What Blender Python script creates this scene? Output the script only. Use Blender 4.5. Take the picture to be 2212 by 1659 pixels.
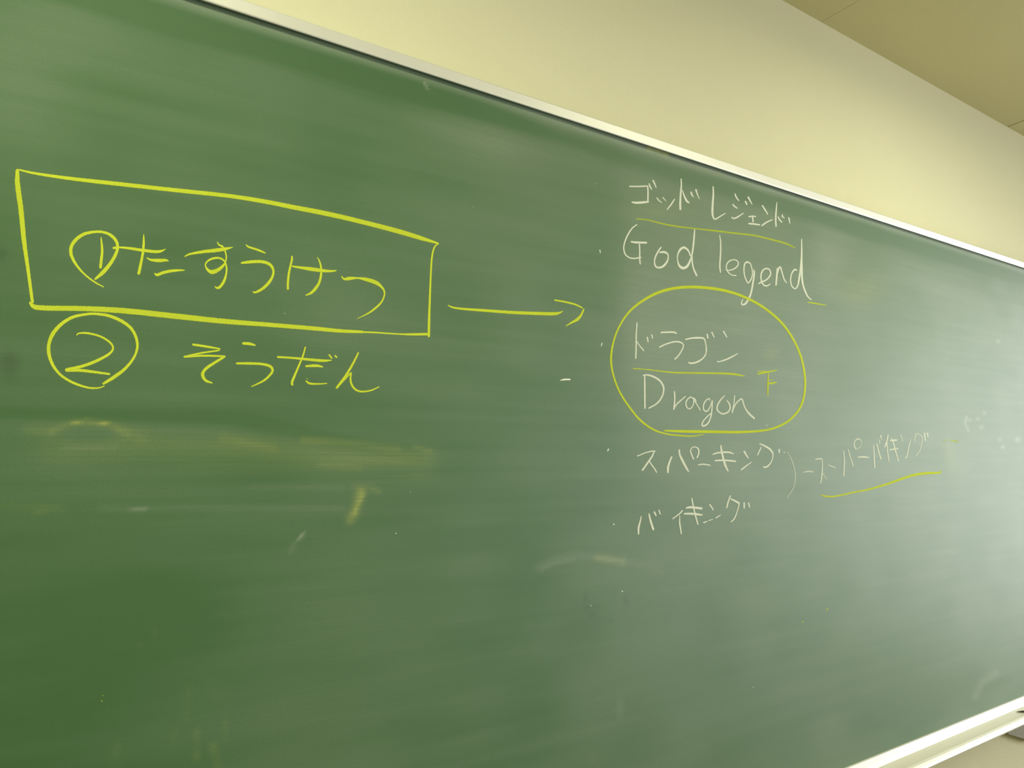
import bpy, bmesh, math, random
import numpy as np
from mathutils import Matrix, Vector

for o in list(bpy.data.objects):
    bpy.data.objects.remove(o)
scene = bpy.context.scene
C = scene.collection
rng = np.random.default_rng(7)

# ------------------------------------------------------------------ camera
# Room axes: X to the right along the board wall, Y into the wall, Z up.
# The three directions below are the room axes seen in camera space
# (x right, y down, z forward), from the vanishing points of the photograph.
W, H, F = 2212.0, 1659.0, 1790.0
ax = np.array([2354.0, 168.0, F]); ax /= np.linalg.norm(ax)
ay = np.array([-1389.0, 390.0, F]); ay -= (ay @ ax) * ax; ay /= np.linalg.norm(ay)
az = np.cross(ax, ay)
if az[1] > 0:
    az = -az
CAMZ = 1.357            # eye height; board face is 1.0 m in front of the camera
BY = 1.0                # y of the board face
WALLY = 1.022           # y of the plaster wall

cam = bpy.data.cameras.new('camera')
cam.sensor_fit = 'HORIZONTAL'
cam.sensor_width = 36.0
cam.lens = 36.0 * F / W
cam.clip_start = 0.01
camo = bpy.data.objects.new('camera', cam)
C.objects.link(camo)
m = Matrix.Identity(4)
for i, a in enumerate((ax, ay, az)):
    m[i][0], m[i][1], m[i][2] = a[0], -a[1], -a[2]
m.translation = Vector((0, 0, CAMZ))
camo.matrix_world = m
scene.camera = camo


def ray(px, py):
    d = np.array([px - W / 2, py - H / 2, F])
    return np.array([d @ ax, d @ ay, d @ az])


def on_board(px, py, y=BY):
    r = ray(px, py)
    r = r * (y / r[1])
    return r[0], r[2] + CAMZ


# ------------------------------------------------------------------ light
LAMP = 15.6
SKY = 10.0
EXPOSURE = 0.38
world = bpy.data.worlds.new('overcast_sky')
scene.world = world
world.use_nodes = True
bg = world.node_tree.nodes['Background']
bg.inputs[0].default_value = (0.96, 1.0, 0.985, 1)
bg.inputs[1].default_value = SKY

vs = scene.view_settings
vs.view_transform = 'Standard'
vs.look = 'None'
vs.gamma = 1.0
vs.use_curve_mapping = False
vs.exposure = EXPOSURE

# room extents
X0, X1, Y0, ZC = -3.2, 4.6, -6.0, CAMZ + 1.2046 * WALLY
WIN_Z0, WIN_Z1 = 0.60, 2.42
WINDOWS = [(-3.3, -1.35), (-1.25, 0.7)]      # y ranges in the right-hand wall
LAMP_ROWS = [(y, a, b) for y in (0.12, -2.0, -4.2) for (a, b) in ((-0.95, 0.56), (1.70, 2.42))]

for (a, b) in WINDOWS:      # sky portals in the window openings
    L = bpy.data.lights.new('window_daylight', 'AREA')
    L.shape = 'RECTANGLE'
    L.size = WIN_Z1 - WIN_Z0
    L.size_y = b - a
    L.cycles.is_portal = True
    lo = bpy.data.objects.new('window_daylight', L)
    C.objects.link(lo)
    lo.location = (X1 + 0.16, (a + b) / 2, (WIN_Z0 + WIN_Z1) / 2)
    lo.rotation_euler = (0, math.pi / 2, 0)


# ------------------------------------------------------------------ helpers
def lin(r, g, b):
    f = lambda c: (c / 255 / 12.92) if c / 255 <= 0.04045 else ((c / 255 + 0.055) / 1.055) ** 2.4
    return (f(r), f(g), f(b), 1.0)


def new_mat(name):
    mt = bpy.data.materials.new(name)
    mt.use_nodes = True
    return mt, mt.node_tree.nodes, mt.node_tree.links, mt.node_tree.nodes['Principled BSDF']


def plain(name, col, rough=0.6, metal=0.0, spec=0.5, var=0.06, scale=8.0, bump=0.0, bscale=200.0):
    mt, N, Lk, P = new_mat(name)
    tc = N.new('ShaderNodeTexCoord')
    nz = N.new('ShaderNodeTexNoise')
    nz.inputs['Scale'].default_value = scale
    nz.inputs['Detail'].default_value = 5
    Lk.new(tc.outputs['Object'], nz.inputs['Vector'])
    mx = N.new('ShaderNodeMix')
    mx.data_type = 'RGBA'
    mx.inputs[6].default_value = tuple(c * (1 - var) for c in col[:3]) + (1,)
    mx.inputs[7].default_value = tuple(min(1, c * (1 + var)) for c in col[:3]) + (1,)
    Lk.new(nz.outputs[0], mx.inputs[0])
    Lk.new(mx.outputs[2], P.inputs['Base Color'])
    P.inputs['Roughness'].default_value = rough
    P.inputs['Metallic'].default_value = metal
    P.inputs['Specular IOR Level'].default_value = spec
    if bump:
        n2 = N.new('ShaderNodeTexNoise')
        n2.inputs['Scale'].default_value = bscale
        n2.inputs['Detail'].default_value = 4
        Lk.new(tc.outputs['Object'], n2.inputs['Vector'])
        b = N.new('ShaderNodeBump')
        b.inputs['Strength'].default_value = bump
        b.inputs['Distance'].default_value = 0.002
        Lk.new(n2.outputs[0], b.inputs['Height'])
        Lk.new(b.outputs[0], P.inputs['Normal'])
    return mt


def mesh_obj(name, verts, faces, mat, parent=None, smooth=False):
    me = bpy.data.meshes.new(name)
    me.from_pydata([tuple(map(float, v)) for v in verts], [], [tuple(map(int, f)) for f in faces])
    me.update()
    if mat:
        me.materials.append(mat)
    if smooth:
        me.polygons.foreach_set('use_smooth', [True] * len(me.polygons))
    o = bpy.data.objects.new(name, me)
    C.objects.link(o)
    o.parent = parent
    return o


def bm_obj(name, bm, mat, parent=None, smooth=False):
    bmesh.ops.recalc_face_normals(bm, faces=bm.faces)
    me = bpy.data.meshes.new(name)
    bm.to_mesh(me)
    bm.free()
    if mat:
        me.materials.append(mat)
    if smooth:
        me.polygons.foreach_set('use_smooth', [True] * len(me.polygons))
    o = bpy.data.objects.new(name, me)
    C.objects.link(o)
    o.parent = parent
    return o


def add_box(bm, x0, x1, y0, y1, z0, z1, bevel=0.0):
    r = bmesh.ops.create_cube(bm, size=1.0)
    vs_ = r['verts']
    for v in vs_:
        v.co = Vector((x0 + (v.co.x + .5) * (x1 - x0), y0 + (v.co.y + .5) * (y1 - y0), z0 + (v.co.z + .5) * (z1 - z0)))
    if bevel:
        es = list({e for v in vs_ for e in v.link_edges})
        bmesh.ops.bevel(bm, geom=es, offset=bevel, segments=2, affect='EDGES', profile=0.5)


def box_obj(name, b, mat, parent=None, bevel=0.0):
    bm = bmesh.new()
    add_box(bm, *b, bevel=bevel)
    return bm_obj(name, bm, mat, parent)


def extrude_profile(name, prof, x0, x1, mat, parent, slope=0.0, smooth_groups=False):
    """closed (y, z) profile swept along X; slope lifts it by slope per metre."""
    n = len(prof)
    xs = np.linspace(x0, x1, 9)
    vts = [(x, y, z + slope * x) for x in xs for (y, z) in prof]
    fcs = []
    for k in range(len(xs) - 1):
        for i in range(n):
            j = (i + 1) % n
            fcs.append((k * n + i, k * n + j, (k + 1) * n + j, (k + 1) * n + i))
    fcs.append(tuple(range(n)))
    fcs.append(tuple((len(xs) - 1) * n + i for i in reversed(range(n))))
    bm = bmesh.new()
    bvs = [bm.verts.new(v) for v in vts]
    for f in fcs:
        bm.faces.new([bvs[i] for i in f])
    return bm_obj(name, bm, mat, parent)


def structure(o):
    o['kind'] = 'structure'
    return o


def tag(o, label, cat=None, group=None):
    o['label'] = label
    if cat:
        o['category'] = cat
    if group:
        o['group'] = group
    return o


def empty(name, loc):
    o = bpy.data.objects.new(name, None)
    o.empty_display_size = 0.05
    C.objects.link(o)
    o.location = loc
    return o


# ------------------------------------------------------------------ materials
M_wall = plain('cream_plaster', (0.77, 0.735, 0.52), rough=0.85, spec=0.25, var=0.02, scale=3, bump=0.15, bscale=260)
M_ceil = plain('ceiling_board', (0.49, 0.445, 0.225), rough=0.9, spec=0.2, var=0.02, scale=4, bump=0.2, bscale=300)
M_gap = plain('joint_shadow_gap', (0.30, 0.27, 0.19), rough=0.9)
M_floor = plain('vinyl_floor', (0.24, 0.21, 0.15), rough=0.45, var=0.1, scale=2)
M_alu = plain('satin_aluminium', (0.74, 0.73, 0.68), rough=0.42, metal=0.3, var=0.02, scale=30)
M_tray = plain('white_tray_paint', (0.70, 0.68, 0.59), rough=0.38, metal=0.1, var=0.02, scale=30)
M_frame = plain('window_frame_paint', (0.75, 0.75, 0.72), rough=0.4)
M_black = plain('dark_plastic', (0.05, 0.048, 0.035), rough=0.5)
M_plate = plain('plate_olive', (0.30, 0.28, 0.20), rough=0.6)

M_glass, N, Lk, P = new_mat('window_glass')
tr = N.new('ShaderNodeBsdfTransparent')
gl = N.new('ShaderNodeBsdfGlossy')
gl.inputs['Roughness'].default_value = 0.02
fr = N.new('ShaderNodeFresnel')
ms = N.new('ShaderNodeMixShader')
Lk.new(fr.outputs[0], ms.inputs[0]); Lk.new(tr.outputs[0], ms.inputs[1]); Lk.new(gl.outputs[0], ms.inputs[2])
Lk.new(ms.outputs[0], N['Material Output'].inputs[0])

M_tube, N, Lk, P = new_mat('lamp_diffuser')
P.inputs['Base Color'].default_value = (0.9, 0.9, 0.85, 1)
P.inputs['Emission Color'].default_value = (1.0, 1.0, 0.66, 1)
P.inputs['Emission Strength'].default_value = LAMP

M_off = plain('lamp_diffuser_unlit', (0.8, 0.8, 0.74), rough=0.5)

# ------------------------------------------------------------------ room shell
T = 0.15
structure(box_obj('wall_front', (X0 - T, X1 + T, WALLY, WALLY + T, 0, ZC + 0.1), M_wall))
structure(box_obj('wall_back', (X0 - T, X1 + T, Y0 - T, Y0, 0, ZC + 0.1), M_wall))
structure(box_obj('wall_left', (X0 - T, X0, Y0, WALLY, 0, ZC + 0.1), M_wall))
structure(box_obj('floor', (X0 - T, X1 + T, Y0 - T, WALLY + T, -0.1, 0), M_floor))
bm = bmesh.new()
add_box(bm, X1, X1 + T, Y0, WALLY, 0, WIN_Z0)
add_box(bm, X1, X1 + T, Y0, WALLY, WIN_Z1, ZC + 0.1)
edges = [Y0] + [v for w in WINDOWS for v in w] + [WALLY]
for k in range(0, len(edges), 2):
    add_box(bm, X1, X1 + T, edges[k], edges[k + 1], WIN_Z0, WIN_Z1)
structure(bm_obj('wall_right', bm, M_wall))
for i, (a, b) in enumerate(WINDOWS):
    bm = bmesh.new()
    f = 0.045
    for (y0, y1, z0, z1) in ((a, b, WIN_Z0, WIN_Z0 + f), (a, b, WIN_Z1 - f, WIN_Z1), (a, a + f, WIN_Z0 + f, WIN_Z1 - f),
                             (b - f, b, WIN_Z0 + f, WIN_Z1 - f), ((a + b) / 2 - f / 2, (a + b) / 2 + f / 2, WIN_Z0 + f, WIN_Z1 - f)):
        add_box(bm, X1 + 0.05, X1 + 0.10, y0, y1, z0, z1)
    w = structure(bm_obj('window_%d' % (i + 1), bm, M_frame))
    for (y0, y1) in ((a + f, (a + b) / 2 - f / 2), ((a + b) / 2 + f / 2, b - f)):
        box_obj('pane', (X1 + 0.072, X1 + 0.078, y0, y1, WIN_Z0 + f, WIN_Z1 - f), M_glass, w)

# ceiling: backing slab with separate boards; the joints run out from the board wall
ceil = structure(box_obj('ceiling', (X0 - T, X1 + T, Y0 - T, WALLY + T, ZC + 0.012, ZC + 0.11), M_gap))
J0, JS = 1.869, 1.105
xj = [J0 + JS * k for k in range(-6, 6)]
xj = [x for x in xj if X0 + 0.05 < x < X1 - 0.05]
xb = [X0] + xj + [X1]
yb = [WALLY - 1.82 * k for k in range(4)] + [Y0]
for i in range(len(xb) - 1):
    gl_ = 0.0 if i == 0 else (0.0005 if abs(xb[i] - J0) < .01 else 0.0026)
    gr_ = 0.0 if i == len(xb) - 2 else (0.0005 if abs(xb[i + 1] - J0) < .01 else 0.0026)
    for k in range(len(yb) - 1):
        box_obj('ceiling_panel', (xb[i] + gl_, xb[i + 1] - gr_, yb[k + 1] + (0.002 if k < len(yb) - 2 else 0), yb[k] - (0.002 if k else 0), ZC, ZC + 0.0125), M_ceil, ceil)

# ceiling lamps (shallow white trough with a glowing diffuser)
WHERE = {0.12: 'close to the board wall', -2.0: 'out of view over the middle of the room', -4.2: 'towards the back of the room'}
for (y, a, b) in LAMP_ROWS:
    lp = empty('ceiling_lamp', ((a + b) / 2, y, ZC))
    side = 'on the window side' if a > 0 else 'away from the windows'
    tag(lp, 'long white fluorescent ceiling lamp %s, %s' % (WHERE[y], side), 'ceiling lamp', 'ceiling lamps')
    hw, hl = 0.13, (b - a) / 2
    bm = bmesh.new()
    add_box(bm, -hl, hl, -hw, hw, -0.02, -0.001)
    add_box(bm, -hl, hl, -hw, -hw + 0.012, -0.065, -0.02)
    add_box(bm, -hl, hl, hw - 0.012, hw, -0.065, -0.02)
    add_box(bm, -hl, -hl + 0.012, -hw + 0.012, hw - 0.012, -0.065, -0.02)
    add_box(bm, hl - 0.012, hl, -hw + 0.012, hw - 0.012, -0.065, -0.02)
    bm_obj('housing', bm, M_frame, lp)
    mesh_obj('diffuser', [(-hl + .012, -hw + .012, -.06), (hl - .012, -hw + .012, -.06), (hl - .012, hw - .012, -.06), (-hl + .012, hw - .012, -.06)], [(3, 2, 1, 0)], M_tube if y > 0 or (y > -3 and a > 0) else M_off, lp)  # unseen middle lamp on the window side is lit as fill for the board

# ------------------------------------------------------------------ chalkboard
BX0, BX1 = -0.7, 3.45
ZB = CAMZ - 0.507      # bottom edge of the writing surface
ZT = CAMZ + 0.6918     # top edge (at x = 0) of the writing surface, hung a hair out of level
SLOPE = 0.0045
board = empty('chalkboard', ((BX0 + BX1) / 2, BY, ZB - 0.034))
tag(board, 'long green chalkboard with yellow and white chalk writing, mounted on the cream wall', 'chalkboard')


def child(o):
    """parent to the board without moving"""
    o.parent = board
    o.matrix_parent_inverse = Matrix.Translation(-board.location)
    return o


# --- dust, smears and wiped streaks lying on the surface, as attributes of a fine grid
gx = np.concatenate([np.linspace(BX0, 0.06, 24), np.arange(0.064, 3.0, 0.004), np.linspace(3.0, BX1, 14)])
gz = np.arange(ZB - 0.006, ZT + 0.012, 0.004)
GX, GZ = np.meshgrid(gx, gz)
GZ = GZ + SLOPE * GX * (GZ - ZB) / (ZT - ZB)
# photograph pixel of every grid point, only used to place the smears
pc = GX[..., None] * ax + BY * ay + (GZ - CAMZ)[..., None] * az
PX = pc[..., 0] / pc[..., 2] * F + W / 2
PY = pc[..., 1] / pc[..., 2] * F + H / 2


def smooth_noise(shape, nx, nz):
    a = rng.random((nz + 2, nx + 2))
    u = np.linspace(0, nx, shape[1]); v = np.linspace(0, nz, shape[0])
    i = u.astype(int); j = v.astype(int)
    fu = u - i; fv = v - j
    fu = fu * fu * (3 - 2 * fu); fv = fv * fv * (3 - 2 * fv)
    A = a[np.ix_(j, i)] * (1 - fu) + a[np.ix_(j, i + 1)] * fu
    B = a[np.ix_(j + 1, i)] * (1 - fu) + a[np.ix_(j + 1, i + 1)] * fu
    return A * (1 - fv)[:, None] + B * fv[:, None]


streak = 0.5 * smooth_noise(GX.shape, 9, 110) + 0.5 * smooth_noise(GX.shape, 22, 60)
cloud = 0.6 * smooth_noise(GX.shape, 12, 6) + 0.4 * smooth_noise(GX.shape, 30, 14)
fine = smooth_noise(GX.shape, 260, 100)


def seg(pts, r, soft=1.0):
    """soft stroke mask around a pixel polyline"""
    d = np.full(PX.shape, 1e9)
    for (x0, y0), (x1, y1) in zip(pts[:-1], pts[1:]):
        dx, dy = x1 - x0, y1 - y0
        t = np.clip(((PX - x0) * dx + (PY - y0) * dy) / (dx * dx + dy * dy + 1e-9), 0, 1)
        d = np.minimum(d, np.hypot(PX - x0 - t * dx, PY - y0 - t * dy))
    return np.exp(-(d / r) ** 2 * soft)


def blob(x, y, rx, ry, ang=0.0):
    c, s = math.cos(ang), math.sin(ang)
    u = (PX - x) * c + (PY - y) * s
    v = -(PX - x) * s + (PY - y) * c
    return np.exp(-(u / rx) ** 2 - (v / ry) ** 2)


edge_d = (ZT + SLOPE * GX) - GZ          # distance below the top rail
white = 0.045 * (streak - 0.45) + 0.10 * (cloud - 0.5) + 0.03
white += 0.16 * np.exp(-((edge_d - 0.004) / 0.010) ** 2)
white -= 0.12 * np.exp(-((edge_d - 0.035) / 0.020) ** 2)
white += 0.05 * blob(60, 160, 150, 200)
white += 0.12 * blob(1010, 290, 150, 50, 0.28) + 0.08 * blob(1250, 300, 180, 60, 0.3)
# cloud of dust around the right-hand writing
side = 1 / (1 + np.exp(-(PX - 1345) / 14))
white += 0.11 * side * np.exp(-((PY - 620) / 330) ** 2) * np.exp(-np.clip(PX - 1500, 0, None) / 500)
white += 0.10 * blob(1790, 570, 40, 60) + 0.08 * blob(2010, 610, 90, 30, .4)
# wiped bands low on the left
white += 0.04 * seg([(215, 1097), (300, 1100), (400, 1097), (740, 1098)], 7) * (0.5 + streak) + 0.12 * seg([(285, 1100), (315, 1100)], 4)
white += 0.03 * seg([(540, 1052), (740, 1054)], 6) + 0.04 * seg([(140, 968), (250, 966)], 6)
white += 0.30 * seg([(646, 1164), (656, 1153)], 3) + 0.06 * seg([(628, 1190), (636, 1175)], 6)
white += 0.25 * seg([(917, 180), (925, 194)], 2.6)
arc = [(1165, 1226), (1195, 1210), (1240, 1200), (1300, 1203), (1345, 1212), (1420, 1228)]
white += 0.05 * seg(arc[:-1], 9) + 0.025 * seg(arc[-2:], 9) + 0.06 * seg([(1172, 1228), (1195, 1218), (1240, 1208)], 4) + 0.05 * seg([(1290, 1206), (1330, 1211)], 4)
white += 0.07 * seg([(2107, 1505), (2120, 1475), (2150, 1455)], 9) + 0.06 * blob(1340, 1530, 8, 20)
for (x, y, r) in [(2166, 965, 5), (2156, 737, 4), (2120, 923, 5), (2112, 905, 4), (2198, 950, 6), (2095, 908, 4), (2126, 892, 4), (2160, 950, 4)]:
    white += 0.13 * blob(x, y, r, r)
white += 0.14 * seg([(2088, 900), (2085, 915), (2092, 930)], 3)
white -= 0.10 * blob(1990, 1515, 90, 30, -.4) + 0.08 * blob(2150, 1478, 30, 12, -.4)
white -= 0.06 * seg([(0, 893), (500, 905), (900, 985)], 14)

yellow = 0.5 * seg([(160, 912), (185, 909), (212, 911), (236, 917)], 2.6) * (0.6 + 0.6 * fine)
yellow += 0.10 * seg([(112, 930), (160, 913), (236, 917), (275, 938)], 7)
yellow += 0.06 * seg([(60, 928), (110, 930)], 10) + 0.06 * seg([(255, 925), (310, 945)], 12)
band = 1 / (1 + np.exp(-(PX - 90) / 20)) / (1 + np.exp((PX - 935) / 12))
band *= np.exp(-((PY - (968 + 0.035 * (PX - 90))) / 34) ** 2)
yellow += 0.11 * band * (0.1 + 1.4 * streak) - 0.07 * blob(195, 940, 55, 14)
yellow += 0.07 * seg([(480, 945), (540, 957), (590, 968)], 9) * (0.4 + streak) + 0.10 * seg([(655, 951), (740, 957), (860, 970)], 7) * (0.4 + streak)
yellow += 0.10 * seg([(895, 965), (930, 975)], 4) + 0.06 * seg([(690, 1002), (780, 1010)], 6)
yellow += 0.26 * seg([(779, 1062), (774, 1085), (766, 1108), (757, 1122)], 10) * (0.35 + 0.9 * fine) + 0.18 * seg([(784, 1070), (768, 1105)], 5) * (0.5 + fine)
yellow += 0.15 * seg([(806, 1057), (820, 1062)], 4) * (0.4 + fine) + 0.07 * seg([(765, 1052), (800, 1054)], 7)
yellow += 0.06 * seg([(0, 1092), (130, 1096)], 10) * (0.4 + streak) + 0.05 * seg([(75, 1106), (100, 1104)], 6)
yellow += 0.10 * seg([(1290, 1205), (1345, 1214)], 8)
for pts, r, s in [([(424, 1580), (425, 1642)], 7, .20), ([(460, 1612), (472, 1659)], 9, .22), ([(409, 1490), (403, 1555)], 8, .10), ([(455, 1480), (470, 1500)], 16, .08),
                  ([(378, 1580), (372, 1610)], 9, .08), ([(252, 1610), (248, 1659)], 12, .09), ([(297, 1388), (302, 1395)], 4, .14), ([(332, 1360), (333, 1378)], 4, .12),
                  ([(485, 1550), (487, 1600)], 6, .09), ([(1280, 1630), (1284, 1645)], 6, .12)]:
    yellow += 0.30 * s * seg(pts, r) * (0.4 + fine)
yellow += 0.10 * blob(1860, 625, 50, 40) + 0.07 * blob(2050, 970, 14, 30) + 0.03 * blob(2058, 1010, 14, 40) + 0.08 * blob(1668, 765, 18, 18) + 0.06 * blob(1420, 455, 70, 20)
yellow += 0.5 * seg([(1402, 320), (1420, 324), (1440, 332)], 5) * (0.3 + fine)

damp = 0.75 * np.clip(blob(20, 785, 20, 24) * 1.6, 0, 1) + 0.75 * blob(2, 548, 13, 13) + 0.10 * seg([(12, 830), (30, 826)], 9)
damp += 0.75 * seg([(1351, 1291), (1353, 1303)], 4.5) + 0.5 * blob(1265, 1292, 7, 10) + 0.35 * seg([(1262, 1312), (1290, 1311)], 4) + 0.4 * blob(1280, 1328, 9, 7) + 0.35 * blob(1320, 1340, 5, 5)
damp += 0.14 * blob(848, 1556, 16, 10) + 0.08 * blob(1700, 1640, 12, 8)

nx_, nz_ = len(gx), len(gz)
V = np.stack([GX.ravel(), np.full(GX.size, BY), GZ.ravel()], 1)
# the sheet has thickness: a back rectangle joined by side faces
idx = np.arange(nx_ * nz_).reshape(nz_, nx_)
Q = np.stack([idx[:-1, :-1], idx[:-1, 1:], idx[1:, 1:], idx[1:, :-1]], -1).reshape(-1, 4)
nb = len(V)
backv = np.array([[gx[0], WALLY - .001, gz[0]], [gx[-1], WALLY - .001, gz[0]], [gx[-1], WALLY - .001, gz[-1]], [gx[0], WALLY - .001, gz[-1]]])
V2 = np.concatenate([V, backv])
faces = Q.tolist()
faces += [[nb, nb + 3, nb + 2, nb + 1], [int(idx[0, 0]), nb, nb + 1, int(idx[0, -1])], [int(idx[-1, -1]), nb + 2, nb + 3, int(idx[-1, 0])],
          [int(idx[0, -1]), nb + 1, nb + 2, int(idx[-1, -1])], [int(idx[-1, 0]), nb + 3, nb, int(idx[0, 0])]]
me = bpy.data.meshes.new('writing_surface')
me.from_pydata(V2.tolist(), [], faces)
me.update()
for nm, arr in (('dust_white', white), ('dust_yellow', yellow), ('damp', damp)):
    at = me.attributes.new(nm, 'FLOAT', 'POINT')
    at.data.foreach_set('value', np.concatenate([np.clip(arr * (0.85 if nm == 'dust_yellow' else 1.0), 0, 1).ravel(), np.zeros(4)]).astype(np.float32))

M_board, N, Lk, P = new_mat('green_chalkboard_enamel')


def attr(N, nm):
    a = N.new('ShaderNodeAttribute')
    a.attribute_name = nm
    return a.outputs['Fac']


def mixc(N, Lk, fac, a, b):
    mx = N.new('ShaderNodeMix')
    mx.data_type = 'RGBA'
    for sock, v in ((mx.inputs[0], fac), (mx.inputs[6], a), (mx.inputs[7], b)):
        if isinstance(v, bpy.types.NodeSocket):
            Lk.new(v, sock)
        else:
            sock.default_value = v
    return mx.outputs[2]


tc = N.new('ShaderNodeTexCoord')
mp = N.new('ShaderNodeMapping')
mp.inputs['Scale'].default_value = (6, 1, 90)
Lk.new(tc.outputs['Object'], mp.inputs['Vector'])
nz1 = N.new('ShaderNodeTexNoise'); nz1.inputs['Scale'].default_value = 1.0; nz1.inputs['Detail'].default_value = 6
Lk.new(mp.outputs[0], nz1.inputs['Vector'])
nz2 = N.new('ShaderNodeTexNoise'); nz2.inputs['Scale'].default_value = 420; nz2.inputs['Detail'].default_value = 3
Lk.new(tc.outputs['Object'], nz2.inputs['Vector'])
base = mixc(N, Lk, nz1.outputs[0], (0.035, 0.112, 0.028, 1), (0.040, 0.121, 0.033, 1))
base = mixc(N, Lk, attr(N, 'damp'), base, (0.018, 0.068, 0.016, 1))


mp3 = N.new('ShaderNodeMapping')
mp3.inputs['Scale'].default_value = (5, 1, 330)
Lk.new(tc.outputs['Object'], mp3.inputs['Vector'])
nz3 = N.new('ShaderNodeTexNoise'); nz3.inputs['Scale'].default_value = 1.0; nz3.inputs['Detail'].default_value = 4
Lk.new(mp3.outputs[0], nz3.inputs['Vector'])


def grain(fac, lo=0.55, hi=1.45, st=0.12):
    sr = N.new('ShaderNodeMapRange')
    sr.inputs[1].default_value = 0.32; sr.inputs[2].default_value = 0.68; sr.inputs[3].default_value = 1 - st; sr.inputs[4].default_value = 1 + st
    Lk.new(nz3.outputs[0], sr.inputs[0])
    m0 = N.new('ShaderNodeMath'); m0.operation = 'MULTIPLY'
    Lk.new(fac, m0.inputs[0]); Lk.new(sr.outputs[0], m0.inputs[1])
    fac = m0.outputs[0]
    mr = N.new('ShaderNodeMapRange')
    mr.inputs[3].default_value = lo; mr.inputs[4].default_value = hi
    Lk.new(nz2.outputs[0], mr.inputs[0])
    mu = N.new('ShaderNodeMath'); mu.operation = 'MULTIPLY'; mu.use_clamp = True
    Lk.new(fac, mu.inputs[0]); Lk.new(mr.outputs[0], mu.inputs[1])
    return mu.outputs[0]


base = mixc(N, Lk, grain(attr(N, 'dust_white')), base, (0.62, 0.64, 0.58, 1))
base = mixc(N, Lk, grain(attr(N, 'dust_yellow'), st=0.35), base, (0.60, 0.60, 0.10, 1))
Lk.new(base, P.inputs['Base Color'])
P.inputs['Roughness'].default_value = 0.60
P.inputs['Specular IOR Level'].default_value = 0.6
P.inputs['Sheen Weight'].default_value = 0.22
P.inputs['Sheen Roughness'].default_value = 0.5
P.inputs['Sheen Tint'].default_value = (0.95, 0.97, 0.9, 1)
bmp = N.new('ShaderNodeBump'); bmp.inputs['Strength'].default_value = 0.12; bmp.inputs['Distance'].default_value = 0.0006
Lk.new(nz2.outputs[0], bmp.inputs['Height']); Lk.new(bmp.outputs[0], P.inputs['Normal'])
me.materials.append(M_board)
sheet = bpy.data.objects.new('writing_surface', me)
C.objects.link(sheet)
child(sheet)

# --- frame: top rail, end rails, bottom rail and chalk tray
zr = ZT
rail_prof = [(WALLY, zr + .009), (BY - .0062, zr + .009), (BY - .0062, zr + .0003), (BY - .0070, zr), (BY - .0082, zr + .0006), (BY - .0087, zr + .0018), (BY - .0106, zr + .0160), (BY - .0103, zr + .0176), (BY - .0090, zr + .0184), (WALLY, zr + .0185)]
child(extrude_profile('top_rail', rail_prof, BX0 - .02, BX1 + .02, M_alu, None, SLOPE))
t = lambda d, ratio: (BY - d, CAMZ + ratio * (BY - d))
tray_prof = [(WALLY, CAMZ - .500), t(.002, -.5060), t(.0045, -.5070), t(.0070, -.5185), t(.0125, -.5290), t(.018, -.5345), t(.026, -.5410), t(.036, -.5490), t(.040, -.5520),
             t(.0405, -.5512), t(.042, -.5515), t(.0465, -.5570), t(.0510, -.5640), t(.0535, -.5700), t(.0530, -.5725), (BY - .050, CAMZ - .5435), (BY - .030, CAMZ - .548), (WALLY, CAMZ - .548)]
child(extrude_profile('chalk_tray', tray_prof, BX0 - .02, BX1 + .02, M_tray, None, 0.0))
for x, s in ((BX0, -1), (BX1, 1)):
    child(box_obj('end_rail', (min(x, x + s * .02), max(x, x + s * .02), BY - .0095, WALLY, ZB - .01, ZT + SLOPE * x + .004), M_alu, None, .002))

# dark plate flat on the wall right under the tray, its lower corner cut off at a slant
pl = [(2.285, -.5475), (2.285, -.583), (2.40, -.620), (2.47, -.620), (2.47, -.5475)]
bm = bmesh.new()
va = [bm.verts.new((x, WALLY - .012, CAMZ + z)) for x, z in pl]
vb = [bm.verts.new((x, WALLY, CAMZ + z)) for x, z in pl]
bm.faces.new(va); bm.faces.new(list(reversed(vb)))
for i in range(len(pl)):
    j = (i + 1) % len(pl)
    bm.faces.new((va[i], va[j], vb[j], vb[i]))
child(bm_obj('dark_wall_plate', bm, M_plate))

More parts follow.
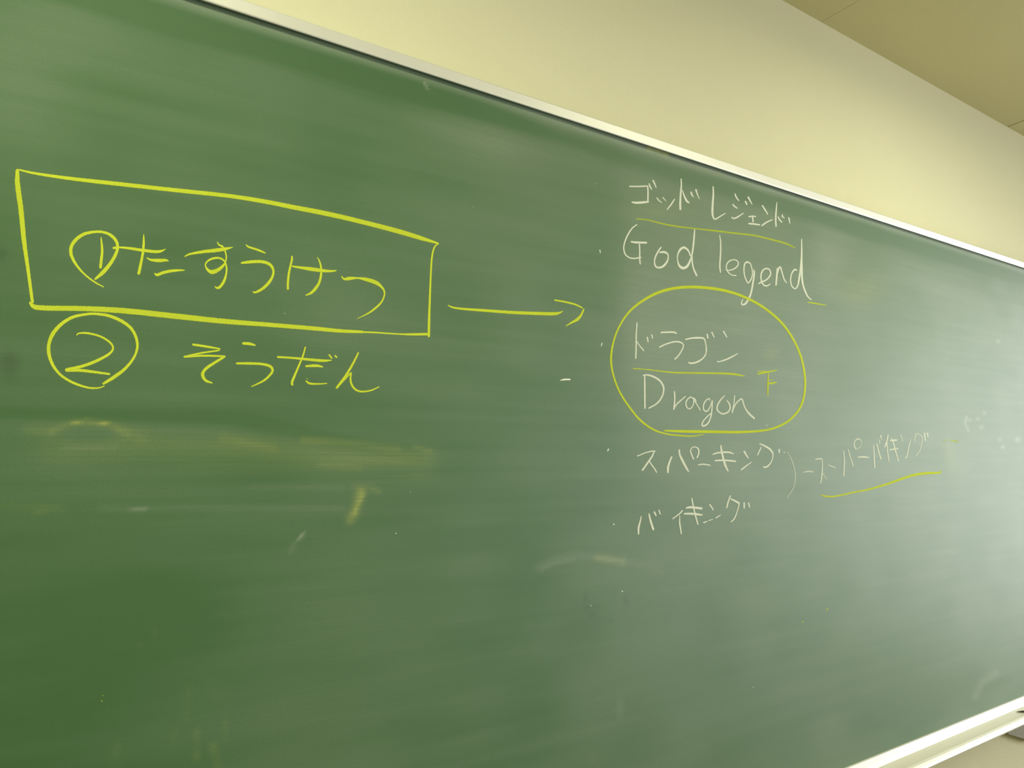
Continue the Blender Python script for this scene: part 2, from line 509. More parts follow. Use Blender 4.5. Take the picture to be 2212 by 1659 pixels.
# --- chalk materials
def chalk_mat(name, col, col2):
    mt, N, Lk, P = new_mat(name)
    tc = N.new('ShaderNodeTexCoord')
    n1 = N.new('ShaderNodeTexNoise'); n1.inputs['Scale'].default_value = 1000; n1.inputs['Detail'].default_value = 2
    n2 = N.new('ShaderNodeTexNoise'); n2.inputs['Scale'].default_value = 60; n2.inputs['Detail'].default_value = 3
    Lk.new(tc.outputs['Object'], n1.inputs['Vector']); Lk.new(tc.outputs['Object'], n2.inputs['Vector'])
    Lk.new(mixc(N, Lk, n2.outputs[0], col, col2), P.inputs['Base Color'])
    P.inputs['Roughness'].default_value = 0.95
    P.inputs['Specular IOR Level'].default_value = 0.1
    a = attr(N, 'edge')
    ad = N.new('ShaderNodeMath'); ad.operation = 'MULTIPLY_ADD'
    Lk.new(n1.outputs[0], ad.inputs[0]); ad.inputs[1].default_value = 0.9
    Lk.new(a, ad.inputs[2])
    mr = N.new('ShaderNodeMapRange'); mr.interpolation_type = 'SMOOTHSTEP'
    mr.inputs[1].default_value = 0.42; mr.inputs[2].default_value = 0.98
    Lk.new(ad.outputs[0], mr.inputs[0])
    mu = N.new('ShaderNodeMath'); mu.operation = 'MULTIPLY'; mu.use_clamp = True
    mr2 = N.new('ShaderNodeMapRange')
    mr2.inputs[1].default_value = 0.34; mr2.inputs[2].default_value = 0.60; mr2.inputs[3].default_value = 0.80; mr2.inputs[4].default_value = 1.0
    Lk.new(n1.outputs[0], mr2.inputs[0])
    m3 = N.new('ShaderNodeMath'); m3.operation = 'MULTIPLY'
    Lk.new(attr(N, 'cover'), m3.inputs[0]); Lk.new(mr2.outputs[0], m3.inputs[1])
    Lk.new(mr.outputs[0], mu.inputs[0]); Lk.new(m3.outputs[0], mu.inputs[1])
    Lk.new(mu.outputs[0], P.inputs['Alpha'])
    return mt


M_y = chalk_mat('yellow_chalk', (0.68, 0.77, 0.065, 1), (0.60, 0.69, 0.035, 1))
M_w = chalk_mat('white_chalk', (0.92, 0.93, 0.86, 1), (0.84, 0.87, 0.74, 1))
layer = [0]


def catmull(p, n=7):
    p = np.asarray(p, float)
    if len(p) < 3:
        tt = np.linspace(0, 1, max(4, n))[:, None]
        return p[0] * (1 - tt) + p[-1] * tt
    q = np.vstack([2 * p[0] - p[1], p, 2 * p[-1] - p[-2]])
    out = []
    for i in range(1, len(q) - 2):
        for k in range(n):
            s = k / n
            a, b, c, d = q[i - 1], q[i], q[i + 1], q[i + 2]
            out.append(0.5 * (2 * b + (c - a) * s + (2 * a - 5 * b + 4 * c - d) * s * s + (3 * b - a - 3 * c + d) * s ** 3))
    out.append(p[-1])
    return np.array(out)


def marks(name, strokes, mat, parent=None, cover=1.0, label=None):
    """strokes: lists of (px, py, width_px); drawn as thin chalk ribbons lying on the board"""
    vts, fcs, ed, cv = [], [], [], []
    for st in strokes:
        P_ = catmull([(s[0], s[1], s[2]) for s in st])
        w = np.maximum(P_[:, 2], 0.8)
        d = np.gradient(P_[:, :2], axis=0)
        ln = np.hypot(d[:, 0], d[:, 1]); ln[ln < 1e-6] = 1e-6
        d /= ln[:, None]
        # caps: extend both ends by half a width, rounded
        pts = [(P_[0, :2] - d[0] * w[0] * .62, w[0] * .45, d[0], .0)] + \
              [(P_[i, :2], w[i], d[i], 1.0) for i in range(len(P_))] + \
              [(P_[-1, :2] + d[-1] * w[-1] * .62, w[-1] * .45, d[-1], .0)]
        y0_ = BY - 0.00006 - 0.0000012 * layer[0]
        layer[0] += 1
        b0 = len(vts)
        for ip, (c, ww, dd, e) in enumerate(pts):
            y = y0_ - 4e-7 * ip
            nrm = np.array([-dd[1], dd[0]])
            hw = ww * 0.63
            for k, (off, ee) in enumerate(((-1, 0), (-.45, 1), (.45, 1), (1, 0))):
                x, z = on_board(c[0] + nrm[0] * hw * off, c[1] + nrm[1] * hw * off, y)
                vts.append((x, y, z)); ed.append(ee * e); cv.append(cover * (1 - 0.02 * max(0.0, ww - 4.5)))
        n = len(pts)
        for i in range(n - 1):
            for k in range(3):
                a = b0 + i * 4 + k
                fcs.append((a, a + 1, a + 5, a + 4))
    o = mesh_obj(name, vts, fcs, mat)
    for nm, arr in (('edge', ed), ('cover', cv)):
        at = o.data.attributes.new(nm, 'FLOAT', 'POINT')
        at.data.foreach_set('value', np.array(arr, np.float32))
    if parent is None:
        child(o)
    else:
        o.parent = parent
        o.matrix_parent_inverse = Matrix.Translation(-Vector(board.location) - Vector(parent['o']))
    if label:
        o['label'] = label
    return o


def word(label, first):
    e = empty('chalk_word', (0, 0, 0))
    e.parent = board
    x, z = on_board(*first)
    off = Vector((x, BY, z)) - board.location
    e.location = off
    e['o'] = tuple(off)
    e['label'] = label
    return e


def crop(ox, oy, s):
    def f(*pts):
        """numbers x,y,w triples in an enlarged view of the photograph"""
        a = np.array(pts, float).reshape(-1, 3)
        return [(ox + x / s, oy + y / s, w) for x, y, w in a]
    return f


A = crop(130, 480, 7.373); B = crop(380, 500, 8.508); Cc = crop(610, 540, 8.848); D = crop(0, 340, 4.424); E_ = crop(480, 340, 3.95)
Fc = crop(60, 640, 5.267); G = crop(360, 700, 4.424); Hh = crop(940, 600, 6.144); I = crop(1340, 380, 10.055); J = crop(1520, 390, 10.055)
I2 = crop(1300, 370, 4.254); K = crop(1330, 470, 10.055); Lc = crop(1540, 500, 8.508); Mm = crop(1280, 600, 4.254); Nn = crop(1350, 680, 8.508)
O = crop(1370, 790, 6.9125); Pp = crop(1360, 930, 11.06); Qq = crop(1540, 940, 9.217); R = crop(1720, 920, 10.055); Tt = crop(1870, 920, 10.055)
U = crop(1360, 1060, 13.825); Vv = crop(1480, 1060, 13.825); X = crop(0, 0, 1.0)

# the big hand-drawn box
marks('chalk_box', [
    D(165, 125, 7, 168, 260, 10, 200, 500, 10, 230, 800, 9, 265, 1050, 7, 310, 1385, 6),
    D(185, 118, 3, 350, 155, 5, 700, 205, 7, 1100, 250, 8, 1600, 305, 8, 2100, 357.5, 8) + E_(150, 341.7, 8, 300, 365.4, 8.5, 450, 393, 8.5, 600, 424, 9, 900, 482, 9.5, 1200, 552, 9, 1500, 630, 9.5, 1700, 690, 8, 1840, 733, 3.5),
    E_(1848, 735, 2, 1812, 765, 3, 1790, 850, 3.5, 1780, 1000, 3.5, 1772, 1200, 4, 1765, 1400, 5, 1763, 1525, 5),
    D(285, 1388, 4, 330, 1428, 9, 450, 1440, 10, 800, 1445, 10, 1200, 1467, 11, 1700, 1520, 11, 2150, 1567, 10) + E_(400, 1428, 8.5, 800, 1461, 8, 1000, 1480, 7, 1200, 1489, 5),
    E_(1180, 1490, 3.5, 1300, 1494, 3.2, 1500, 1507, 3, 1620, 1510, 4.5, 1750, 1508, 5)],
    M_y, label='yellow chalk rectangle drawn around the first option')

w = word('yellow chalk circled numeral one with a five-character hiragana word, inside the drawn box', (217, 545))
marks('chalk_numeral', [
    A(690, 1030, 2, 560, 960, 3, 400, 840, 3.5, 280, 710, 4.5, 200, 580, 6, 168, 470, 6.5, 190, 360, 7, 270, 260, 7, 380, 190, 6.5, 500, 160, 5.5, 640, 152, 5, 760, 182, 5.5, 850, 245, 6, 905, 330, 6, 910, 430, 6, 870, 540, 6.5, 790, 670, 7, 680, 800, 8, 560, 905, 4),
    A(650, 245, 2, 662, 350, 4, 668, 470, 5, 655, 600, 5.5, 642, 720, 5.5)], M_y, w)
marks('chalk_character', [
    A(850, 412, 5, 930, 400, 3.5, 1100, 415, 5, 1300, 445, 6, 1500, 468, 6, 1600, 462, 5, 1680, 428, 1),
    A(1330, 200, 2, 1330, 330, 4.5, 1315, 500, 5, 1280, 680, 5.5, 1252, 815, 6),
    A(1380, 568, 2, 1450, 600, 4.5, 1580, 610, 7, 1680, 605, 5, 1725, 620, 1.5),
    A(1503, 815, 2, 1545, 838, 5.5, 1650, 800, 6, 1780, 775, 5.5, 1900, 766, 4, 1978, 765, 2)], M_y, w)
marks('chalk_character', [
    B(165, 458, 2.5, 260, 415, 4, 500, 372, 6, 750, 345, 7.5, 900, 322, 6.5, 1050, 290, 1),
    B(762, 195, 2, 790, 245, 3, 850, 275, 4, 895, 340, 3, 925, 450, 3, 915, 550, 3, 870, 625, 5, 790, 695, 7, 680, 745, 8.5, 605, 722, 6, 545, 640, 3, 560, 570, 3, 640, 510, 4, 760, 485, 4, 850, 510, 3.5, 905, 570, 3, 932, 680, 3.5, 920, 800, 4, 880, 920, 5.5, 810, 1018, 5.5, 755, 1038, 4, 718, 1010, 1.5)], M_y, w)
marks('chalk_character', [
    B(1290, 243, 2, 1330, 280, 3.5, 1450, 320, 4, 1560, 360, 4, 1645, 398, 2),
    B(1208, 578, 4, 1350, 562, 6, 1500, 552, 6, 1640, 567, 6, 1740, 620, 6, 1792, 720, 4.5, 1770, 840, 5, 1690, 960, 6, 1580, 1060, 5.5, 1460, 1120, 4, 1415, 1107, 2)], M_y, w)
marks('chalk_character', [
    Cc(183, 120, 3, 180, 200, 4, 150, 320, 4, 120, 480, 4.5, 105, 640, 4.5, 105, 748, 4),
    Cc(190, 312, 3, 350, 337, 5, 550, 365, 7.5, 720, 388, 7, 880, 404, 5, 1000, 398, 3, 1033, 384, 1),
    Cc(670, 140, 1.5, 715, 230, 3, 742, 370, 4, 735, 500, 4.5, 700, 630, 5, 630, 740, 6, 550, 820, 5, 448, 865, 2)], M_y, w)
marks('chalk_character', [
    Cc(1132, 503, 2, 1180, 555, 4, 1280, 545, 7, 1440, 537, 3.5, 1600, 562, 7, 1780, 620, 8, 1880, 692, 5, 1945, 780, 3.5, 1945, 880, 3, 1890, 1000, 3.5, 1780, 1110, 4, 1640, 1210, 3, 1430, 1312, 1)], M_y, w)

w = word('yellow chalk circled numeral two with a four-character hiragana word, below the drawn box', (200, 760))
marks('chalk_numeral', [
    Fc(870, 1022, 2, 800, 1043, 3, 680, 1038, 4, 520, 985, 5, 380, 900, 5, 290, 790, 6, 242, 660, 7, 242, 540, 7, 290, 420, 8, 390, 310, 7, 520, 235, 6, 680, 203, 5, 800, 202, 5, 940, 227, 6, 1080, 290, 6.5, 1180, 370, 6, 1235, 480, 5.5, 1245, 590, 5, 1200, 710, 5, 1100, 830, 6, 980, 920, 7, 860, 995, 5),
    Fc(557, 443, 2, 580, 422, 3, 680, 420, 4, 820, 455, 4, 930, 520, 4, 970, 590, 4, 920, 660, 5, 760, 745, 6, 600, 800, 6, 440, 835, 6),
    Fc(440, 845, 5, 600, 843, 6, 780, 865, 5, 930, 885, 4)], M_y, w)
marks('chalk_character', [
    G(253, 196, 4.5, 380, 215, 4.5, 508, 237, 3), G(500, 252, 3, 330, 277, 3.5, 168, 313, 3.5), G(168, 314, 3.5, 350, 303, 4, 555, 308, 3.5),
    G(552, 312, 4.5, 430, 387, 5.5, 362, 440, 6, 344, 490, 6.5, 375, 540, 5.5, 435, 563, 2.5)], M_y, w)
marks('chalk_character', [
    G(730, 185, 5, 790, 188, 6, 845, 202, 3), G(670, 376, 4, 780, 376, 5, 900, 381, 5, 985, 402, 5.5, 1012, 442, 5, 985, 490, 4.5, 920, 545, 4, 812, 597, 2)], M_y, w)
marks('chalk_character', [
    G(1062, 315, 4, 1180, 322, 4, 1280, 331, 4.5, 1420, 345, 5.5, 1510, 350, 5, 1573, 346, 2), G(1325, 222, 3, 1300, 310, 3.5, 1250, 430, 4, 1200, 550, 5, 1202, 582, 4),
    G(1332, 403, 4, 1400, 398, 5.5, 1450, 400, 5, 1493, 410, 2), G(1332, 545, 3, 1370, 568, 4, 1450, 572, 3, 1532, 567, 2), G(1343, 523, 2, 1344, 526, 2),
    G(1552, 294, 3, 1578, 326, 3), G(1610, 304, 3.5, 1626, 317, 3)], M_y, w)
marks('chalk_character', [
    G(1832, 275, 3, 1790, 360, 4, 1720, 480, 4.5, 1625, 610, 4.5), G(1640, 598, 2.5, 1700, 530, 3, 1758, 468, 3),
    G(1764, 467, 3, 1757, 520, 3.5, 1765, 570, 4, 1800, 622, 4, 1860, 645, 3.5, 1950, 635, 3, 2030, 600, 2)], M_y, w)

marks('chalk_arrow', [
    Hh(174, 366, 2, 240, 395, 3.5, 400, 416, 4.5, 700, 437, 5.5, 1000, 459, 6, 1300, 472, 6.5, 1550, 478, 6.5, 1640, 468, 4.5, 1698, 442, 1),
    Hh(1587, 296, 3, 1720, 320, 3.5, 1860, 355, 3.5, 1953, 400, 2.5), Hh(1972, 418, 3, 1940, 490, 4, 1890, 550, 6, 1820, 590, 4, 1737, 640, 1.5)],
    M_y, label='long yellow chalk arrow pointing from the box to the list of names')

WF = 0.92
w = word('white chalk katakana word above a yellow underline, top of the list', (1380, 420))
for st in [
    [I(200, 228, 2.6, 400, 228, 2.8, 588, 221, 2.6), I(594, 225, 2.4, 601, 350, 2.8, 598, 555, 3), I(258, 570, 3, 350, 583, 4.5, 480, 575, 4.5, 608, 562, 3.5), I(622, 168, 2.2, 650, 240, 3, 683, 292, 2), I(710, 98, 3, 745, 170, 2.8, 780, 258, 1.5)],
    [I(793, 475, 2, 840, 535, 2.3, 903, 580, 1.2), I(924, 470, 2.2, 993, 547, 1.2), I(1178, 505, 2.2, 1110, 610, 2.8, 1018, 728, 2)],
    [I(1320, 62, 2, 1325, 200, 2.8, 1310, 400, 3.5, 1300, 600, 4, 1305, 725, 4), I(1345, 310, 1.5, 1390, 440, 3, 1440, 540, 4.2, 1488, 580, 3.5), I(1537, 355, 3.2, 1550, 400, 3, 1588, 458, 1.5), I(1642, 300, 3.2, 1670, 390, 2.4, 1718, 500, 1.2)],
    [J(205, 133, 2.4, 210, 300, 3.2, 195, 520, 4, 190, 700, 4, 210, 805, 3, 240, 838, 2.5, 280, 828, 2.8, 370, 772, 2.4, 473, 711, 1.5)],
    [J(682, 290, 2.4, 710, 365, 2.8, 766, 438, 1.8), J(633, 518, 2.4, 670, 560, 2.8, 733, 603, 2), J(612, 800, 2.4, 660, 823, 2.8, 740, 790, 2.8, 868, 707, 1.5), J(905, 453, 3, 940, 517, 2.8), J(970, 362, 3.5, 1005, 430, 2.8, 1053, 516, 1.5)],
    [J(983, 785, 2.8, 1060, 776, 2.8, 1133, 780, 2.4), J(1062, 792, 2.3, 1075, 893, 2.8), J(981, 935, 3.2, 1080, 943, 3.4, 1218, 962, 2.4)],
    [J(1275, 543, 2.6, 1330, 630, 2.8, 1393, 733, 1.8), J(1268, 978, 2.8, 1360, 910, 2.8, 1488, 851, 2)],
    [J(1590, 478, 1.5, 1575, 650, 2.6, 1565, 850, 3, 1572, 992, 3), J(1616, 787, 1.8, 1650, 850, 2.6, 1698, 908, 2.2), J(1715, 743, 1.8, 1707, 778, 2.6, 1753, 814, 1.5), J(1848, 808, 2.6, 1860, 860, 2.3, 1872, 932, 1.4)]]:
    marks('chalk_character', st, M_w, w, WF)
marks('chalk_underline', [I2(318, 437, 2, 420, 447, 2.3, 550, 480, 2.8, 700, 508, 3, 850, 525, 2.5, 1050, 548, 3.2, 1250, 572, 3.2, 1400, 590, 3.2, 1550, 625, 3.2, 1680, 660, 3.4, 1778, 703, 1.8)], M_y, None, .72, 'thin yellow chalk line under the top katakana word')
w = word('white chalk Latin words reading God legend, above the yellow circle', (1380, 520))
for st in [
    [K(460, 152, 2, 350, 240, 2.5, 250, 400, 2.8, 190, 560, 2.5, 175, 680, 2.5, 210, 800, 2.5, 290, 865, 2.5, 390, 888, 2.5, 543, 865, 2.8), K(338, 525, 3, 450, 540, 4.2, 665, 545, 4), K(515, 580, 2.5, 522, 750, 2.5, 520, 880, 2.5, 532, 1007, 2.5)],
    [K(983, 648, 2.8, 920, 740, 3, 865, 850, 3, 843, 950, 2.5, 862, 1050, 3, 920, 1086, 3.5, 1000, 1075, 4, 1080, 1010, 4, 1130, 920, 3, 1140, 830, 2.5, 1110, 772, 3.5, 1040, 748, 4.2, 960, 756, 3)],
    [K(1620, 830, 2.5, 1590, 740, 3, 1530, 672, 4, 1465, 652, 5, 1390, 712, 4, 1345, 820, 2.5, 1345, 930, 2.2, 1380, 1040, 4, 1460, 1098, 5.5, 1550, 1058, 5, 1610, 950, 4, 1648, 840, 3, 1682, 640, 3.5, 1705, 400, 3, 1714, 258, 2), K(1655, 820, 2.8, 1660, 940, 2.8, 1685, 1090, 2.8, 1758, 1260, 3.5)],
    [Lc(123, 63, 1.5, 142, 200, 2.4, 140, 400, 2.8, 128, 620, 2.8, 138, 752, 2.5)],
    [Lc(238, 700, 1.8, 300, 715, 2, 390, 685, 2.3, 455, 630, 2.4, 465, 570, 2, 430, 530, 2, 380, 520, 2, 300, 545, 2.3, 250, 620, 2.3, 255, 700, 2, 290, 760, 2, 350, 800, 2, 428, 810, 1.8)],
    [Lc(690, 590, 2, 630, 562, 3.2, 585, 600, 2.8, 570, 700, 2.4, 585, 820, 2.4, 625, 920, 2.4, 655, 943, 2.4, 700, 880, 2.4, 726, 790, 2, 718, 690, 2, 690, 590, 2), Lc(750, 705, 2, 760, 770, 3.2, 740, 920, 3.3, 700, 1130, 3.6, 650, 1250, 3.8, 582, 1338, 3.8, 524, 1328, 2.6, 549, 1245, 1.4)],
    [Lc(838, 960, 2, 890, 930, 3.2, 980, 890, 2.8, 1055, 800, 2.8, 1050, 720, 2.4, 1000, 682, 2.8, 930, 702, 2.8, 885, 790, 2.8, 890, 900, 2.8, 930, 980, 2.8, 990, 1000, 2.8, 1052, 967, 2)],
    [Lc(1182, 675, 2, 1175, 800, 3.2, 1160, 985, 3.2), Lc(1177, 800, 2.6, 1210, 682, 2.8, 1240, 657, 3, 1270, 750, 2.4, 1310, 880, 2.4, 1357, 947, 1.8)],
    [Lc(1543, 712, 2.4, 1500, 702, 3.2, 1450, 770, 2.4, 1428, 880, 2.4, 1445, 990, 2.4, 1510, 1053, 2.4, 1560, 990, 2.8, 1585, 860, 3.6, 1610, 700, 3.6, 1630, 450, 3.2, 1630, 145, 1.8), Lc(1630, 450, 3, 1635, 700, 3.6, 1640, 880, 3.6, 1670, 1030, 3.2, 1740, 1190, 2.8, 1812, 1258, 1.8)]]:
    marks('chalk_character', st, M_w, w, WF)
marks('chalk_dash', [Lc(1748, 1301, 2, 1900, 1325, 2.6, 2082, 1356, 1.5)], M_y, None, .85, 'short yellow chalk dash after the last letter of the Latin words')

marks('chalk_circle', [Mm(1018, 1440, 1.5, 920, 1455, 2.3, 800, 1450, 2.8, 680, 1435, 3, 560, 1395, 3.6, 440, 1310, 3.8, 340, 1190, 3.5, 250, 1050, 3.5, 190, 890, 3.5, 170, 740, 4, 195, 580, 3.5, 250, 440, 3.5, 340, 310, 4, 470, 205, 5, 620, 130, 5.8, 800, 90, 6, 1000, 88, 6, 1200, 115, 5.8, 1380, 170, 5, 1560, 265, 4.8, 1720, 395, 4.5, 1830, 540, 4, 1910, 710, 4, 1950, 890, 4, 1950, 1050, 4, 1910, 1190, 4, 1820, 1300, 4, 1700, 1370, 4, 1560, 1405, 4, 1350, 1418, 5, 1100, 1415, 5.5, 850, 1412, 5.5, 660, 1405, 3)],
      M_y, None, .95, 'big yellow chalk loop around the chosen name')
w = word('white chalk katakana word inside the yellow loop', (1375, 735))
for st in [
    [Nn(222, 145, 2, 208, 350, 2.5, 205, 600, 2.7, 198, 800, 2.7), Nn(212, 482, 1.5, 280, 580, 2, 345, 656, 2.4), Nn(410, 413, 2.6, 425, 497, 2.4), Nn(490, 365, 2.4, 507, 432, 2)],
    [Nn(663, 325, 3, 800, 319, 3.3, 900, 321, 3.3, 947, 344, 2.4), Nn(637, 594, 3, 750, 540, 2.8, 880, 501, 3, 980, 496, 3.2, 1050, 522, 2.8, 1075, 570, 2.5, 1050, 640, 2.5, 990, 740, 2.5, 918, 815, 2.8)],
    [Nn(1117, 452, 3, 1220, 430, 3.3, 1340, 423, 3.8, 1440, 431, 3.3, 1475, 490, 2.4, 1495, 620, 2.5, 1480, 730, 2.5, 1420, 810, 2.8, 1320, 870, 3.4, 1220, 891, 3.4, 1168, 876, 2.5), Nn(1510, 356, 2.8, 1525, 428, 2.8), Nn(1597, 322, 2.8, 1638, 412, 2)],
    [Nn(1812, 304, 2.8, 1873, 413, 2), Nn(1702, 850, 1.8, 1722, 864, 2, 1850, 825, 2.8, 1970, 770, 2.8, 2073, 711, 1.5)]]:
    marks('chalk_character', st, M_w, w, .9)
marks('chalk_underline', [O(-15, 42, 1.8, 150, 52, 1.8, 400, 82, 2.3, 600, 102, 2.8, 900, 108, 3.2, 1200, 112, 3.2, 1450, 122, 3.8, 1560, 138, 3.3, 1646, 152, 1.5)], M_y, None, .9, 'thin yellow chalk line inside the loop, between the two scripts')
w = word('white chalk Latin word reading Dragon, inside the yellow loop', (1395, 850))
for st in [
    [O(156, 152, 2.8, 158, 400, 3.2, 160, 637, 3), O(133, 148, 2, 180, 136, 2.8, 280, 160, 3.6, 380, 222, 3.8, 435, 310, 3.4, 435, 400, 3, 400, 490, 3, 330, 570, 3, 218, 634, 2.4)],
    [O(600, 386, 2.5, 605, 500, 2.8, 591, 652, 2.8), O(592, 640, 2, 640, 570, 2.5, 767, 457, 2)],
    [O(880, 490, 2, 840, 470, 2.4, 790, 510, 2.4, 772, 570, 2.4, 795, 630, 2.4, 840, 640, 2.4, 878, 590, 2, 890, 520, 2, 882, 482, 2), O(880, 480, 2.4, 930, 570, 2, 987, 662, 2), O(900, 490, 2, 928, 528, 1.5)],
    [O(1130, 518, 2, 1118, 491, 2, 1070, 520, 2.4, 1035, 590, 2.4, 1040, 660, 2.4, 1085, 680, 2.4, 1130, 620, 2, 1167, 518, 2), O(1167, 518, 2, 1160, 650, 2.4, 1145, 760, 2.5, 1100, 860, 3, 1040, 899, 3.2, 1012, 884, 2.8, 1030, 830, 2.4, 1090, 760, 2.4, 1157, 704, 2)],
    [O(1348, 447, 2, 1290, 510, 2.5, 1245, 590, 2.8, 1240, 660, 2.8, 1290, 708, 2.8, 1340, 718, 2.8, 1400, 690, 2.8, 1430, 640, 2.8, 1420, 570, 2.8, 1382, 517, 2)],
    [O(1500, 448, 2, 1490, 560, 2, 1462, 702, 2.4), O(1467, 680, 2, 1510, 580, 2.4, 1570, 512, 2.4, 1610, 502, 2.8, 1650, 620, 2.5, 1710, 710, 3.6, 1792, 787, 3.8)]]:
    marks('chalk_character', st, M_w, w, .88)
marks('chalk_character', [O(1843, 84, 1.4, 1958, 82, 1.4), O(1847, 124, 2.8, 1960, 99, 3.6, 2127, 69, 2), O(2004, 112, 2, 1998, 280, 2.8, 1995, 437, 2.5), O(2012, 265, 3.5, 2070, 260, 3.5, 2128, 243, 1.5), O(2018, 209, 1.4, 2063, 213, 1.1)], M_y, None, .9, 'small yellow chalk tally character beside the Dragon word')

w = word('white chalk six-character katakana word below the yellow loop, before the bracket', (1400, 1000))
for st in [
    [Pp(188, 607, 2, 260, 580, 2, 380, 531, 2, 520, 496, 2.4, 613, 491, 2), Pp(584, 507, 2.4, 540, 610, 3, 440, 760, 3.3, 308, 947, 3.3), Pp(476, 735, 1.8, 520, 810, 2.4, 600, 920, 2.5, 648, 1002, 2)],
    [Pp(1005, 630, 3, 955, 750, 3.8, 920, 880, 4.2, 915, 1002, 3.4), Pp(1185, 460, 2.8, 1200, 580, 3.8, 1280, 750, 4.4, 1360, 900, 3.8, 1408, 977, 2.8), Pp(1530, 683, 2.6, 1480, 570, 2.4, 1456, 480, 2, 1490, 412, 2, 1550, 391, 2, 1620, 416, 2.4, 1654, 480, 2.8, 1645, 570, 2.8, 1612, 648, 2.6)],
    [Pp(1648, 819, 2.4, 1760, 806, 2.4, 1922, 829, 2.4)],
    [Qq(0, 381, 2.4, 100, 351, 3, 240, 339, 3.3, 340, 346, 3.3, 403, 371, 2.4), Qq(45, 507, 3, 200, 500, 3.3, 330, 508, 3.3, 452, 520, 3), Qq(155, 204, 2.4, 175, 330, 3.8, 210, 480, 4.2, 250, 610, 4.2, 300, 712, 2.8)],
    [Qq(622, 324, 3.4, 660, 390, 3.2, 703, 457, 2.4), Qq(568, 688, 2.8, 660, 615, 2.5, 772, 532, 1.4)],
    [Qq(958, 244, 2, 891, 392, 2.6), Qq(933, 171, 2.4, 1000, 200, 3.2, 1110, 260, 3.8, 1175, 330, 3.6, 1195, 400, 2.4, 1170, 510, 2, 1110, 600, 2.8, 1050, 638, 3.3, 1002, 635, 2.4), Qq(1318, 290, 3.5, 1318, 352, 2), Qq(1420, 342, 2.4, 1422, 344, 2.4)]]:
    marks('chalk_character', st, M_w, w, .9)
marks('chalk_bracket', [Qq(1480, 337, 1.4, 1540, 430, 1.5, 1600, 590, 1.8, 1635, 740, 1.9, 1638, 880, 1.9, 1610, 1030, 1.5, 1550, 1140, 1.5, 1495, 1220, 1.4, 1481, 1272, 1)], M_w, None, .62, 'faint white chalk bracket joining the two lower katakana words')
marks('chalk_dash', [Qq(1803, 738, 1.9, 1900, 723, 2.3, 1992, 730, 2.3)], M_w, None, .78, 'short white chalk dash after the bracket')

w = word('faint narrow white chalk katakana word after the bracket, over a yellow underline', (1800, 1000))
for st in [
    [R(418, 725, 2, 548, 711, 2.3), R(560, 717, 1.4, 568, 850, 1.5, 562, 1000, 2.2, 545, 1150, 2, 526, 1247, 1.8), R(570, 1022, 1, 610, 1090, 1.3, 662, 1162, 1)],
    [R(698, 850, 1.5, 848, 907, 1.9)],
    [R(1030, 543, 1.5, 1045, 750, 2, 1040, 950, 2, 1030, 1087, 2.3), R(1128, 513, 1.5, 1170, 660, 1.9, 1240, 877, 1.9), R(1300, 508, 2.2, 1263, 440, 2, 1266, 350, 1.5, 1330, 281, 2.2, 1400, 310, 1.5, 1415, 380, 1, 1370, 470, 1, 1312, 498, 1)],
    [R(1343, 678, 2.3, 1450, 675, 3, 1575, 685, 2)],
    [R(1680, 413, 1.5, 1690, 600, 2, 1705, 907, 2.4), R(1750, 388, 2, 1790, 560, 2.3, 1845, 727, 2.4), R(1801, 303, 1.4, 1815, 397, 1.4), R(1836, 204, 2.6, 1850, 292, 1.5)],
    [Tt(488, 193, 2, 470, 290, 2.3, 412, 457, 2.3), Tt(455, 353, 2.3, 475, 550, 2, 505, 762, 2)],
    [Tt(538, 315, 3, 677, 308, 3), Tt(523, 517, 2.3, 698, 491, 2.3), Tt(548, 245, 1, 600, 360, 2.3, 650, 550, 2.3, 709, 757, 2.3)],
    [Tt(757, 184, 1.4, 800, 337, 1.8), Tt(973, 285, 1, 940, 450, 1.8, 900, 640, 2, 875, 690, 2.2, 853, 688, 1.4)],
    [Tt(1098, 163, 1.4, 1051, 337, 1.1), Tt(1112, 157, 1.4, 1222, 231, 1.4, 1215, 380, 1.4, 1180, 530, 1.4, 1088, 648, 1.4), Tt(1280, 159, 2.6, 1295, 322, 2.3), Tt(1340, 153, 2.3, 1350, 237, 1.9)]]:
    marks('chalk_character', st, M_w, w, .92)
marks('chalk_underline', [R(533, 1496, 1.5, 620, 1525, 3, 780, 1535, 3, 950, 1510, 3, 1300, 1430, 3) + Tt(0, 1395, 3.3, 400, 1285, 4, 700, 1180, 4.3, 1000, 1080, 4.8, 1300, 1030, 5.2, 1550, 1022, 4, 1620, 1005, 3.6, 1643, 973, 1.5)], M_y, None, .92, 'rising yellow chalk line under the faint narrow katakana word')
marks('chalk_dash', [Tt(1693, 312, 1.4, 1757, 310, 1), Tt(1842, 315, 1.4, 1940, 330, 2.3, 2012, 347, 1.9)], M_y, None, .7, 'broken yellow chalk dash above a rubbed yellow smear')

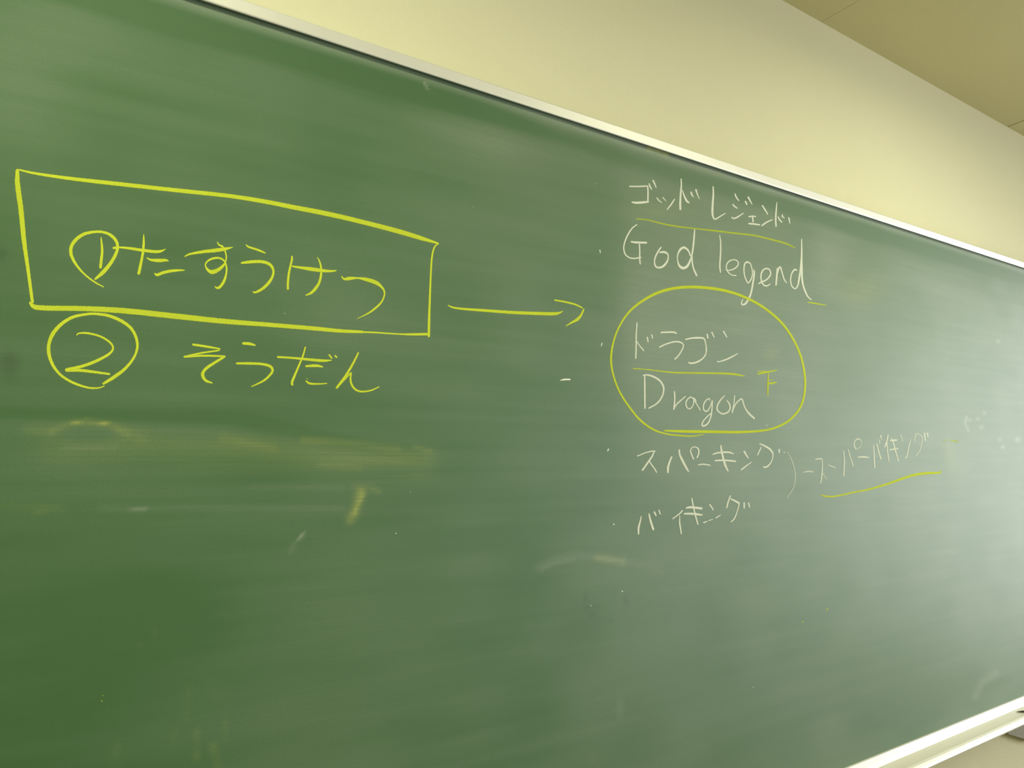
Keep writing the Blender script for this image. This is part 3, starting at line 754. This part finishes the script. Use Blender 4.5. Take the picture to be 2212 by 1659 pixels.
w = word('white chalk five-character katakana word, lowest of the list', (1395, 1130))
for st in [
    [U(348, 770, 2, 320, 900, 2.8, 270, 1100, 3.6, 265, 1295, 2.8), U(580, 695, 2.8, 620, 880, 4, 708, 1155, 4.2), U(737, 635, 3.2, 788, 742, 2.8), U(876, 580, 2.4, 914, 697, 2.4)],
    [U(1573, 594, 2.4, 1500, 680, 2.4, 1288, 838, 2), U(1498, 750, 1.5, 1495, 950, 2.8, 1520, 1130, 2.8, 1544, 1286, 2.4)],
    [U(1695, 514, 3, 1800, 496, 4.2, 1950, 505, 4.2, 2150, 530, 4.4), U(1634, 690, 3.2, 1800, 686, 3.8, 2000, 702, 4.2, 2165, 725, 3), U(1855, 225, 2.4, 1900, 450, 2.8, 1960, 720, 2.8, 2039, 1005, 2.8)],
    [Vv(737, 419, 2.8, 843, 572, 2.4), Vv(553, 954, 2.8, 657, 916, 1.8), Vv(703, 894, 1.8, 827, 851, 1.4), Vv(923, 813, 2.4, 1057, 727, 1.5)],
    [Vv(1350, 155, 2.4, 1290, 320, 2.8, 1241, 506, 2.8), Vv(1368, 246, 2.8, 1480, 300, 3.6, 1610, 372, 3.8), Vv(1612, 385, 2.4, 1600, 450, 2, 1550, 630, 2, 1470, 830, 2.4, 1373, 932, 2.4), Vv(1760, 355, 2.8, 1762, 515, 3), Vv(1891, 369, 2.8, 1919, 491, 2.4)]]:
    marks('chalk_character', st, M_w, w, .92)
marks('chalk_dash', [Hh(1667, 1360, 1.8, 1720, 1350, 3.4, 1790, 1350, 3)], M_w, None, 1.0, 'short bright white chalk dash under the arrow')
for a, b, ww in [((1295.5, 540), (1297, 546), 1.8), ((1300.5, 741), (1299, 747), 1.8), ((1314.5, 970), (1312.5, 974), 2.4), ((1325.5, 1132), (1326.5, 1133), 2.6)]:
    marks('chalk_bullet', [[(a[0], a[1], ww), (b[0], b[1], ww)]], M_w, None, .95)
spk = lambda x, y, s=1.6: [(x, y, s), (x + .8, y + .5, s)]
o = marks('chalk_specks', [spk(1344, 1277, 2.4), spk(1276, 1308, 1.6), spk(1656, 918.5, 1.8), spk(855, 1152, 2), spk(1627, 1484, 1.2), spk(615, 677, 1.5), spk(886, 1063, 1), spk(2156, 737, 2)], M_w, None, .8, 'scattered specks of white chalk')
o['kind'] = 'stuff'
o = marks('chalk_specks', [spk(1787, 1316, 3), spk(1733.5, 1342.5, 2.2), spk(1285.5, 397, 1.3), spk(219.5, 1514, 2.2), spk(222, 1502, 1.4), spk(734, 711, 2), spk(1021, 447, 1)], M_y, None, .8, 'scattered specks of yellow chalk')
o['kind'] = 'stuff'

# ------------------------------------------------------------------ dark pencil stub lying across the tray
a0 = Vector((2.2765, BY - .0195, CAMZ - .5241))
a1 = Vector((2.3040, BY - .0345, CAMZ - .5258))
pen = empty('pencil_stub', a0)
tag(pen, 'short dark pencil stub lying crosswise in the chalk tray, pointed end showing', 'pencil')
q = (a1 - a0).to_track_quat('Z', 'Y')
Lp = (a1 - a0).length


def lathe(name, prof, mat, parent, seg_=16):
    vts, fcs = [], []
    for (r, z) in prof:
        for k in range(seg_):
            t_ = 2 * math.pi * k / seg_
            vts.append((r * math.cos(t_), r * math.sin(t_), z))
    for i in range(len(prof) - 1):
        for k in range(seg_):
            k2 = (k + 1) % seg_
            fcs.append((i * seg_ + k, i * seg_ + k2, (i + 1) * seg_ + k2, (i + 1) * seg_ + k))
    return mesh_obj(name, vts, fcs, mat, parent, True)


pen.rotation_mode = 'QUATERNION'
pen.rotation_quaternion = q
lathe('tip', [(.0002, 0), (.0011, .006), (.0018, .013)], M_black, pen)
lathe('barrel', [(.0018, .013), (.0023, .014), (.0023, Lp - .001), (.0019, Lp), (.0001, Lp)], M_black, pen)
